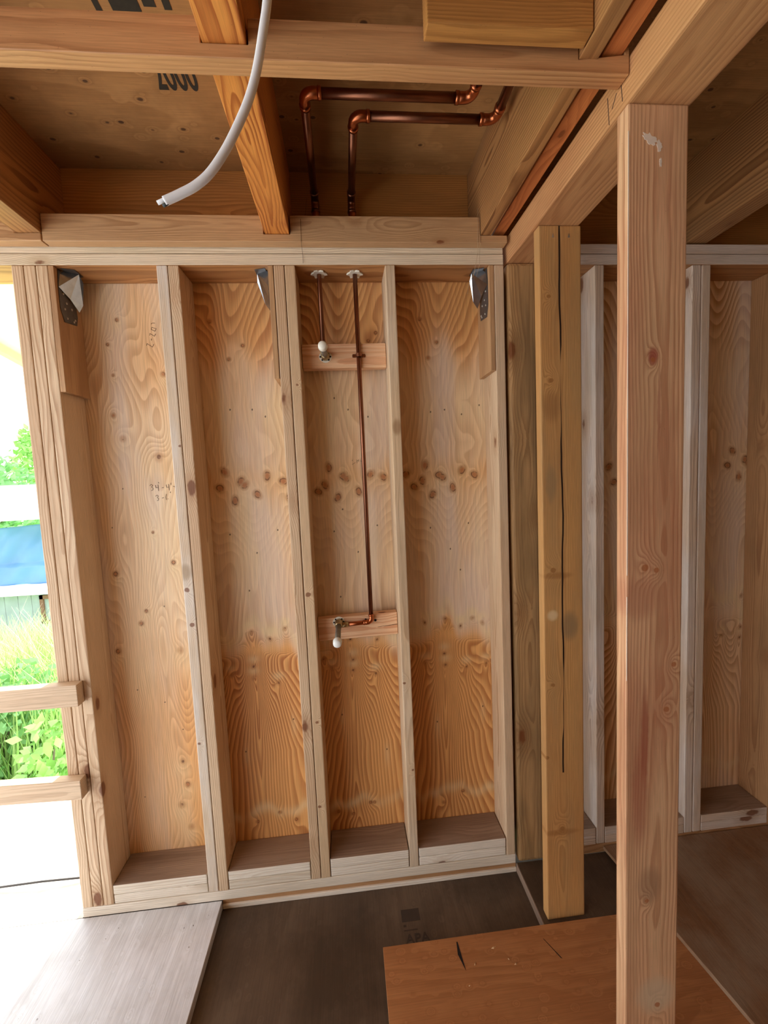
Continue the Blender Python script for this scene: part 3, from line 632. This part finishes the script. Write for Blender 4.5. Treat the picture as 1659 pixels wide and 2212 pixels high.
def star(x, y, z, par):
    V = []; n = 24
    for zz in (z - .0045, z):
        for k in range(n):
            a = 2 * math.pi * k / n; q = .026 + .0045 * math.cos(6 * a)
            V.append((x + q * math.cos(a), y + q * math.sin(a), zz - (.002 if k % 4 == 0 else 0)))
    F = [list(range(n))[::-1], list(range(n, 2 * n))] + [[k, (k + 1) % n, n + (k + 1) % n, n + k] for k in range(n)]
    return mesh_from('pipe_grommet', V, F, WPLAST, par)
star(1.006, .060, H - .0008, pA); star(1.136, .060, H - .0008, pB)

def outlet(par, x, y, z, ang, length, capm, up=True, wing=False):
    """drop-ear fitting on the board with a nipple that comes forward and a plastic cap"""
    ears = []
    n = 20; V = []
    for yy in (y + .010, y + .0065):
        for k in range(n):
            a = 2 * math.pi * k / n
            V.append((x + .024 * math.cos(a) * (1.0 if abs(math.cos(a)) > .3 else 1.0), yy, z + (.019 + .003 * abs(math.cos(2 * a))) * math.sin(a)))
    F = [list(range(n)), list(range(n, 2 * n))[::-1]] + [[k, n + k, n + (k + 1) % n, (k + 1) % n] for k in range(n)]
    mesh_from('mounting_flange', V, F, WPLAST, par)
    holes = []
    for k in range(6):
        a = math.radians((-50, 0, 50, 130, 180, 230)[k]); cx, cz = x + .0185 * math.cos(a), z + .0150 * math.sin(a)
        holes.append(tube_geo([(cx, y + .0068, cz), (cx, y + .0055, cz)], .0034, 8))
    merge('screw_hole', holes, HOLE, par)
    dy = -math.cos(ang); dz = math.sin(ang)
    def q(t): return (x - .004 * t / .15, y + .006 + dy * t, z + dz * t)
    merge('drop_ear_fitting', [tube_geo([q(0), q(.020)], .0155), tube_geo([q(.020), q(.032)], [.0155, .0140])], BRASS, par, True)
    merge('nipple', [tube_geo([q(.028), q(length - .02)], .0106)] + [tube_geo([q(length - .036 + .004 * k), q(length - .034 + .004 * k)], .0114) for k in range(4)], STEELD, par, True)
    merge('pipe_cap', [tube_geo([q(length - .022), q(length - .018), q(length), q(length + .004)], [.0150, .0165, .0150, .0110], 16)], capm, par, True)
outlet(pA, 1.0125, .060, 2.052, .0, .140, WPLAST)
elbow((1.006, .0585, 2.060), (0, 0, -1), (0, -1, 0), R1, pA, BRASS)
outlet(pB, 1.0090, .060, 1.040, -.14, .165, CAPW)
zl = 1.035
elbow((1.136, .056, zl), (0, 0, -1), (-1, 0, 0), R1, pB)
tube('pipe', [(1.118, .056, zl), (1.035, .056, zl - .003)], R1, COPPER, pB)
merge('coupling', [tube_geo([(1.046, .056, zl - .003), (1.018, .056, zl - .003)], R1 * 1.25)], BRASS, pB, True)
def strap(par, x, y, z, mat):
    parts = []
    pts = []
    for k in range(9):
        a = math.pi * k / 8; pts.append((x + .0105 * math.cos(a), y - .0105 * math.sin(a)))
    pts = [(x + .024, y + .0085), (x + .012, y + .0085)] + pts + [(x - .012, y + .0085), (x - .024, y + .0085)]
    V = [(a, b, z - .006) for a, b in pts] + [(a, b, z + .006) for a, b in pts]; n = len(pts)
    F = [[i, i + 1, n + i + 1, n + i] for i in range(n - 1)]
    o = mesh_from('pipe_strap', V, F, mat, par); m = o.modifiers.new('s', 'SOLIDIFY'); m.thickness = .0012; return o
strap(pB, 1.137, .058, 2.053, COPPERD)
for sh_ in ([tube_geo([(1.117, .0675, 2.053), (1.117, .066, 2.053)], .0052, 8), tube_geo([(1.157, .0675, 2.053), (1.157, .066, 2.053)], .0052, 8), tube_geo([(1.114, .0675, 1.043), (1.114, .066, 1.043)], .004, 8), tube_geo([(1.152, .0675, 1.037), (1.152, .066, 1.037)], .005, 8)]): merge('screw_hole', [sh_], HOLE, pB)

# ---------------------------------------------------------------- metal ties
def tie(x, s, label, flip=1):
    """x: face it is nailed to, s: direction it faces (+1 right, -1 left)"""
    root = empty('metal_hurricane_tie', (x, .07, 2.19), label, 'metal tie', 'metal ties at the stud tops')
    e = .0012
    def PX(t): return x + s * t
    # nailed plate, tapering down
    ol = [(.020, 2.345), (.075, 2.345), (.102, 2.285), (.108, 2.215), (.100, 2.185), (.030, 2.175), (.014, 2.215), (.014, 2.300)]
    V = [(PX(.0006), a, b) for a, b in ol] + [(PX(.0024), a, b) for a, b in ol]; n = len(ol)
    mesh_from('nailing_plate', V, [list(range(n)), list(range(n, 2 * n))[::-1]] + [[i, (i + 1) % n, n + (i + 1) % n, n + i] for i in range(n)], GALVD, root)
    # folded gusset standing off the plate, with a rib
    g = [(.0025, .014, 2.285), (.0025, .030, 2.345), (.046, .060, 2.345), (.050, .075, 2.322), (.030, .098, 2.255), (.014, .100, 2.232), (.010, .060, 2.262)]
    V = [(PX(a), b, c) for a, b, c in g]
    F = [[0, 1, 2, 6], [2, 3, 4, 6], [4, 5, 6]]
    o = mesh_from('folded_gusset', V, F, GALV, root); m = o.modifiers.new('s', 'SOLIDIFY'); m.thickness = .0016; m.offset = 0
    V = [(PX(.040), .062, 2.335), (PX(.033), .060, 2.333), (PX(.014), .082, 2.262), (PX(.020), .086, 2.262), (PX(.034), .054, 2.325), (PX(.017), .074, 2.268)]
    mesh_from('stiffening_rib', V, [[0, 4, 5, 3], [4, 1, 2, 5], [0, 1, 4], [3, 5, 2]], GALV, root)
    ol2 = [(.012, .018), (.050, .030), (.050, .080), (.012, .095)]
    V = [(PX(a), b, 2.3462) for a, b in ol2] + [(PX(a), b, 2.3445) for a, b in ol2]
    mesh_from('top_flange', V, [[0, 1, 2, 3], [7, 6, 5, 4]] + [[i, (i + 1) % 4, 4 + (i + 1) % 4, 4 + i] for i in range(4)], GALVD, root)
    for yy, zz in ((.035, 2.270), (.048, 2.243), (.075, 2.232), (.036, 2.220), (.090, 2.200), (.045, 2.192), (.082, 2.192)):
        p0 = (PX(.002), yy, zz)
        tube('nail_head', [p0, (PX(.0042), yy, zz), (PX(.0052), yy, zz)], [.0042, .0042, .002], NAIL, root, 8)
    return root
tie(.132, 1, 'shiny galvanized tie at the top of the doorway stud')
tie(.832, -1, 'galvanized tie mostly hidden behind the stud pair left of the pipes')
tie(1.621, -1, 'shiny galvanized tie near the wall corner, threads hanging over it')
tube('hanging_thread', [(1.571, -.040, 2.52), (1.570, -.040, 2.44), (1.568, -.038, 2.37), (1.566, .0, 2.32), (1.560, .05, 2.30), (1.556, .06, 2.27)], .0007, THREAD, None, 5, 'thin tan thread looped over the ledger down to the right tie', 'thread')
tube('hanging_thread', [(1.578, -.0395, 2.50), (1.577, -.0395, 2.40), (1.580, -.02, 2.34), (1.582, .03, 2.318)], .0006, THREAD, None, 5, 'second thin thread beside the looped one, ending at the tie top', 'thread')
tube('hanging_thread', [(.975, .085, 2.62), (.962, .05, 2.50), (.957, -.039, 2.478), (.955, -.0395, 2.405), (.955, -.003, 2.385), (.955, -.003, 2.352)], .0006, plain('dark_thread', lin(96, 64, 40), .8), None, 5, 'thin dark thread over the ledger left of the copper pipes', 'thread')

# ---------------------------------------------------------------- hanging white cable
cp = [(1.012, -1.0, 2.70), (1.008, -1.0, 2.45), (1.002, -1., 2.25), (.9975, -1., 2.19), (.989, -1., 2.147), (.979, -1., 2.105), (.968, -1., 2.073), (.955, -1., 2.046), (.936, -1., 2.013), (.915, -1., 1.985), (.896, -1., 1.969), (.877, -1., 1.959), (.857, -1., 1.950)]
def spline(p, m=6):
    out = []; p = [Vector(q) for q in p]
    for i in range(len(p) - 1):
        a = p[max(i - 1, 0)]; b = p[i]; c = p[i + 1]; d = p[min(i + 2, len(p) - 1)]
        for k in range(m):
            t = k / m
            out.append(.5 * ((2 * b) + (c - a) * t + (2 * a - 5 * b + 4 * c - d) * t * t + (3 * b - a - 3 * c + d) * t ** 3))
    return out + [p[-1]]
cr_ = empty('electrical_cable', (1.012, -1.0, 2.70), 'white cable hanging from the ceiling with its cut end stripped', 'cable')
tube('cable_jacket', spline(cp), .0054, CABLE, cr_, 16)
tube('inner_wire', [(.861, -1.0, 1.9535), (.8485, -1.0005, 1.9475)], .0025, CABLE, cr_, 10)
tube('inner_wire', [(.861, -1.0, 1.9480), (.8545, -.9995, 1.9445)], .0020, DARKC, cr_, 10)

# ---------------------------------------------------------------- rails across the doorway
GR = 'rails nailed across the doorway'
board('door_rail', (-1.5, -.0385, .8410), (.0870, -.0005, .9190), 'x', RAIL, 'upper horizontal rail nailed across the bright doorway', 'rail', GR, bev=.002, seed=2)
prism('door_rail', [(-1.5, .545), (.066, .494), (.066, .566), (-1.5, .617)], -.0385, -.0005, 'xz', RAIL, 'x', 'lower horizontal rail nailed across the bright doorway', 'rail', GR, bev=.002, seed=3)

# ---------------------------------------------------------------- writing
def strokes(name, segs, org, sx, sz, y, mat, parent, r=.0009, rot=0.0):
    parts = []
    for s in segs:
        pts = []
        for u, v in s:
            a, b = u * sx, v * sz
            pts.append((org[0] + a * math.cos(rot) - b * math.sin(rot), y, org[1] + a * math.sin(rot) + b * math.cos(rot)))
        parts.append(tube_geo(pts, r, 5))
    return merge(name, parts, mat, parent)
three = lambda x, w=1.0: [[(x, .8), (x + .3 * w, 1), (x + .5 * w, .8), (x + .25 * w, .55), (x + .5 * w, .4), (x + .45 * w, .1), (x + .2 * w, 0)]]
four = lambda x: [[(x, .85), (x + .05, .4), (x + .45, .45)], [(x + .4, .9), (x + .45, -.1)]]
segs = three(0) + four(.95) + [[(1.45, 1.3), (1.55, 1.1)], [(1.95, .35), (2.25, .42)]] + four(2.7) + [[(3.5, 1.1), (3.5, .75)], [(3.8, .55), (4.4, .35)]]
strokes('handwriting', segs, (.316, 1.585), .0225, .024, .1398, PENCIL, wall1, .0008)
segs = three(0) + [[(1.1, .45), (1.4, .5)], [(1.9, 1.1), (1.75, .6), (1.8, .1)], [(2.05, .2), (2.15, .28)], [(2.6, 1.5), (2.6, 1.25)]]
strokes('handwriting', segs, (.334, 1.545), .0215, .022, .1398, PENCIL, wall1, .0008)
segs = [[(0, 1), (.3, 1.0), (.05, .1), (.5, 0)], [(.9, .5), (1.15, .55)], [(1.5, .9), (1.8, .95), (1.6, .2), (2.0, .1)], [(2.4, .9), (2.3, .3), (2.7, .2), (2.7, .9), (2.4, .9)], [(3.1, 1.1), (3.3, 1.0), (3.4, .6)]]
strokes('handwriting', segs, (.372, 2.118), .026, .024, .1398, PENCIL, wall1, .0008, 1.25)
segs = [[(.2, 1.2), (0, .9)], [(0, 0), (.7, .5)], [(1.1, 1.2), (1.1, .3)], [(1.1, .8), (1.5, 1.0)], [(1.5, 1.3), (1.5, .6)], [(1.9, 1.0), (1.9, .7), (2.2, .8), (2.3, 1.1)]]
strokes('handwriting', segs, (1.093, 1.652), .018, .016, .1398, PENCIL, wall2, .0006)

ceil = [o for o in COL.objects if o.name.startswith('ceiling') and o.get('kind') == 'structure'][0]
def stamp(txt, loc, size, rz, parent, up=False, name='stamped_letters', sx=1.0):
    c = bpy.data.curves.new(name, 'FONT'); c.body = txt; c.size = size; c.extrude = .0003; c.align_x = 'CENTER'; c.space_character = 1.05; c.offset = size * .02
    o = bpy.data.objects.new(name, c); COL.objects.link(o)
    dg = bpy.context.evaluated_depsgraph_get(); me = bpy.data.meshes.new_from_object(o.evaluated_get(dg)); bpy.data.objects.remove(o)
    M = Matrix.Translation(loc) @ Matrix.Rotation(rz, 4, 'Z') @ (Matrix.Identity(4) if up else Matrix.Rotation(math.pi, 4, 'X')) @ Matrix.Scale(sx, 4, (1, 0, 0))
    me.transform(M); me.materials.clear(); me.materials.append(INK)
    o = bpy.data.objects.new(name, me); COL.objects.link(o); o.parent = parent; o.matrix_parent_inverse = Matrix.Translation(-parent.location)
    return o
# overhead ink stamps, read the other way round from below
stamp('2000', (.652, -.224, 2.7192), .125, 0, ceil, sx=.44)
merge('stamped_marks', [boxgeo((.537, -.56, 2.7188), (.551, -.425, 2.7197)), boxgeo((.575, -.47, 2.7188), (.640, -.428, 2.7197)), boxgeo((.603, -.56, 2.7188), (.640, -.47, 2.7197)), boxgeo((.650, -.54, 2.7188), (.678, -.440, 2.7197)), boxgeo((.695, -.56, 2.7188), (.712, -.435, 2.7197))], INK, ceil)
floor0 = [o for o in COL.objects if o.name == 'floor'][0]
FINK = plain('faded_ink', lin(66, 50, 38), .8)
s = stamp('APA', (1.235, -.215, -.0366), .045, 0, floor0, True); s.data.materials[0] = FINK
merge('stamped_marks', [boxgeo((1.187, -.140, -.0370), (1.255, -.095, -.0366)), boxgeo((1.190, -.172, -.0370), (1.24, -.168, -.0366)), boxgeo((1.190, -.158, -.0370), (1.20, -.150, -.0366))], FINK, floor0)

# ---------------------------------------------------------------- outdoors, seen through the doorway
GRASSM = plain('bright_grass', lin(186, 222, 140), .8, 0, .3, 2)
LEAF = plain('leaf_green', lin(160, 212, 118), .6, 0, .35, 6)
LEAFD = plain('bush_leaf', lin(140, 196, 126), .7, 0, .35, 4)
STRAW = plain('dry_grass', lin(226, 206, 170), .8, 0, .2, 5)
for m_ in (LEAF, LEAFD, GRASSM):
    b_ = m_.node_tree.nodes['Principled BSDF']; b_.inputs['Transmission Weight'].default_value = 0.0
# sloping ground
gx = np.linspace(-30, 8, 40); gy = np.linspace(.82, 60, 60); V = []; F = []
def gz(x, y):
    base = -.9 - .16 * min(max(y - 1, 0), 9) + (max(y - 16, 0) * .13)
    return base + .12 * math.sin(x * .9) * math.cos(y * .7)
for x in gx:
    for y in gy: V.append((x, y, gz(x, y)))
for i in range(39):
    for j in range(59): a = i * 60 + j; F.append([a, a + 60, a + 61, a + 1])
g = mesh_from('ground', V, F, GRASSM, None, None, True); tag(g, 'sunlit grassy slope outside', None, None, 'structure')
def blades(name, n, region, hmin, hmax, mat, label, cat, seed, width=.006, lean=.35):
    r = np.random.RandomState(seed); V = []; F = []
    for k in range(n):
        y = r.uniform(region[2], region[3]); f = (y - region[2]) / (region[3] - region[2])
        x = r.uniform(region[0], region[1]) - (region[4] * f if len(region) > 4 else 0); z = gz(x, y)
        hgt = r.uniform(hmin, hmax); a = r.uniform(0, 6.28); ln = r.uniform(.1, lean) * hgt; w = width * r.uniform(.7, 1.5)
        px, py = -math.sin(a) * w, math.cos(a) * w
        b = len(V)
        for q in (0, .4, .75, 1.0):
            ox = math.cos(a) * ln * q * q; oy = math.sin(a) * ln * q * q; ww = 1 - q * .9
            V.append((x + ox + px * ww, y + oy + py * ww, z + hgt * (q - .12 * q * q)))
            V.append((x + ox - px * ww, y + oy - py * ww, z + hgt * (q - .12 * q * q)))
        for q in range(3): F.append([b + 2 * q, b + 2 * q + 1, b + 2 * q + 3, b + 2 * q + 2])
    o = mesh_from(name, V, F, mat); return tag(o, label, cat, None, 'stuff')
blades('tall_grass', 5200, (-2.7, -.9, 2.0, 6.0, 2.6), .7, 1.5, GRASSM, 'tall green grass growing on the slope beyond the doorway', 'grass', 1, .010)
blades('dry_grass', 500, (-2.6, -1.3, 2.6, 4.6, 1.6), 1.0, 1.7, STRAW, 'pale dry seed stalks rising from the green grass', 'grass', 2, .004, .9)
def bush(name, c, rad, n, leaf, mat, label, seed, cat='bush', trunk=True, group=None):
    r = np.random.RandomState(seed); root = empty(name, (c[0], c[1], c[2]), label, cat, group)
    V = []; F = []
    cl = [(r.uniform(-.7, .7) * rad, r.uniform(-.7, .7) * rad, r.uniform(.3, 1.5) * rad, r.uniform(.35, .6) * rad) for _ in range(9)]
    for k in range(n):
        q = cl[r.randint(len(cl))]; d = Vector(r.normal(size=3)).normalized() * q[3] * r.uniform(.6, 1.05)
        p = Vector(c) + Vector((q[0], q[1], q[2])) + d
        a = Vector(r.normal(size=3)).normalized(); s = a.orthogonal().normalized(); L = leaf * r.uniform(.6, 1.3)
        b = len(V)
        V += [p, p + a * L * .45 + s * L * .26, p + a * L, p + a * L * .45 - s * L * .26]
        F.append([b, b + 1, b + 2, b + 3])
    mesh_from('foliage', V, F, mat, root)
    if trunk:
        parts = [tube_geo([Vector(c), Vector(c) + Vector((q[0] * .5, q[1] * .5, q[2] * .6)), Vector(c) + Vector((q[0], q[1], q[2]))], [rad * .05, rad * .035, rad * .012], 6) for q in cl]
        merge('stem', parts, plain('stem_bark', lin(120, 110, 90), .8), root)
    return root
bush('leafy_shrub', (-1.15, 1.45, -.95), .42, 1500, .10, LEAF, 'low leafy shrub just beyond the deck, between the two rails', 3)
bush('leafy_shrub', (-2.2, 2.3, -1.0), .55, 1800, .09, LEAFD, 'shrub farther out, left of the low leafy one', 4)
GT = 'distant trees on the hillside'
bush('hillside_tree', (-11.5, 15.5, -.6), 2.0, 2600, .30, LEAFD, 'green tree above the white shed roof', 5, 'tree', group=GT)
bush('hillside_tree', (-14.8, 17.5, -.4), 2.2, 2600, .34, LEAFD, 'green tree left of the one above the shed roof', 6, 'tree', group=GT)
bush('hillside_tree', (-16.0, 26, .6), 2.6, 2200, .42, LEAF, 'pale far tree high on the slope', 7, 'tree', group=GT)
# hazy hillside behind
V = []; F = []
for i in range(30):
    for j in range(16):
        x = -70 + i * 3.5; y = 36 + j * 3; V.append((x, y, -2 + j * 1.0 + 1.0 * math.sin(x * .21 + j * .4)))
for i in range(29):
    for j in range(15): a = i * 16 + j; F.append([a, a + 16, a + 17, a + 1])
tag(mesh_from('hillside', V, F, plain('pale_hillside', lin(214, 224, 196), .9, 0, .15, .15), None, None, True), 'pale hillside far away', None, None, 'structure')

# shed with white roof, blue tarpaulin
WHT = plain('white_roofing', lin(240, 240, 240), .6, 0, .03, 2)
GRYW = plain('grey_boards', lin(150, 160, 165), .8, 0, .15, 4)
sh = empty('open_shed', (-7.5, 9.5, -2.6), 'open shed with white roof down the slope', 'shed')
V = [(-10.5, 8.9, 1.02), (-5.2, 8.9, 1.05), (-5.2, 12.4, 1.82), (-10.5, 12.4, 1.82)]
V += [(a, b, c - .08) for a, b, c in V]
mesh_from('roof', V, [[0, 1, 2, 3], [7, 6, 5, 4], [0, 4, 5, 1], [1, 5, 6, 2], [2, 6, 7, 3], [3, 7, 4, 0]], WHT, sh)
for px, py in ((-10.3, 9.1), (-5.4, 9.1), (-10.3, 12.2), (-5.4, 12.2)):
    merge('post', [boxgeo((px - .06, py - .06, -3.0), (px + .06, py + .06, 1.02 + (.75 if py > 10 else 0)))], GRYW, sh)
merge('ledge', [boxgeo((-10.4, 8.95, -.80), (-5.3, 9.35, -.62))], WHT, sh)
parts = [boxgeo((-10.4 + k * .30, 9.15, -2.9), (-10.4 + k * .30 + .285, 9.2, -.80)) for k in range(17)]
merge('board_skirt', parts, GRYW, sh)
merge('window_frame', [boxgeo((-6.30, 9.10, -1.55), (-6.22, 9.15, -.86)), boxgeo((-6.30, 9.10, -.95), (-5.6, 9.15, -.86)), boxgeo((-6.30, 9.10, -1.55), (-5.6, 9.15, -1.48))], plain('brown_trim', lin(120, 84, 70), .8), sh)
# tarpaulin: folded sheet hanging in the shed
def tarp():
    V = []; F = []; nx, nz = 60, 30
    for i in range(nx):
        for j in range(nz):
            u = i / (nx - 1); v = j / (nz - 1)
            x = -9.9 + u * 3.95; top = .84 - .10 * math.sin(u * math.pi) - (.0 if u < .9 else 0); z = -.62 + v * (top + .62)
            y = 9.45 + .10 * math.sin(u * 19 + v * 5) * v * .5 + .07 * math.sin(u * 34 - v * 9) * .5 + (.10 if v < .33 else 0) * -1 + .25 * v
            V.append((x, y, z))
    for i in range(nx - 1):
        for j in range(nz - 1): a = i * nz + j; F.append([a, a + nz, a + nz + 1, a + 1])
    o = mesh_from('blue_tarpaulin', V, F, plain('blue_tarp', lin(96, 140, 190), .4, 0, .25, .8), None, (-7.9, 9.45, -.62), True)
    m = o.modifiers.new('s', 'SOLIDIFY'); m.thickness = .01
    return tag(o, 'blue tarpaulin hanging in folds under the white shed roof', 'tarpaulin')
tarp()
# eave just outside the doorway
EAVE = plain('eave_board', lin(238, 206, 150), .7, 0, .08, 6)
V = [(-.66, .17, 2.47), (1.6, .17, 2.47), (1.6, 1.6, 2.36), (-.90, 1.6, 2.40)]
V += [(a, b, c + .02) for a, b, c in V]
ev = empty('roof_eave', (-.6, .17, 2.36), 'sunlit eave jutting out above the doorway', 'eave')
mesh_from('soffit', V, [[0, 1, 2, 3], [7, 6, 5, 4], [0, 4, 5, 1], [1, 5, 6, 2], [2, 6, 7, 3], [3, 7, 4, 0]], plain('pale_soffit', lin(245, 232, 214), .7, 0, .05), ev)
V, F = tube_geo([(-.66, .17, 2.44), (-.90, 1.6, 2.37)], .028, 4); merge('fascia', [(V, F)], EAVE, ev)
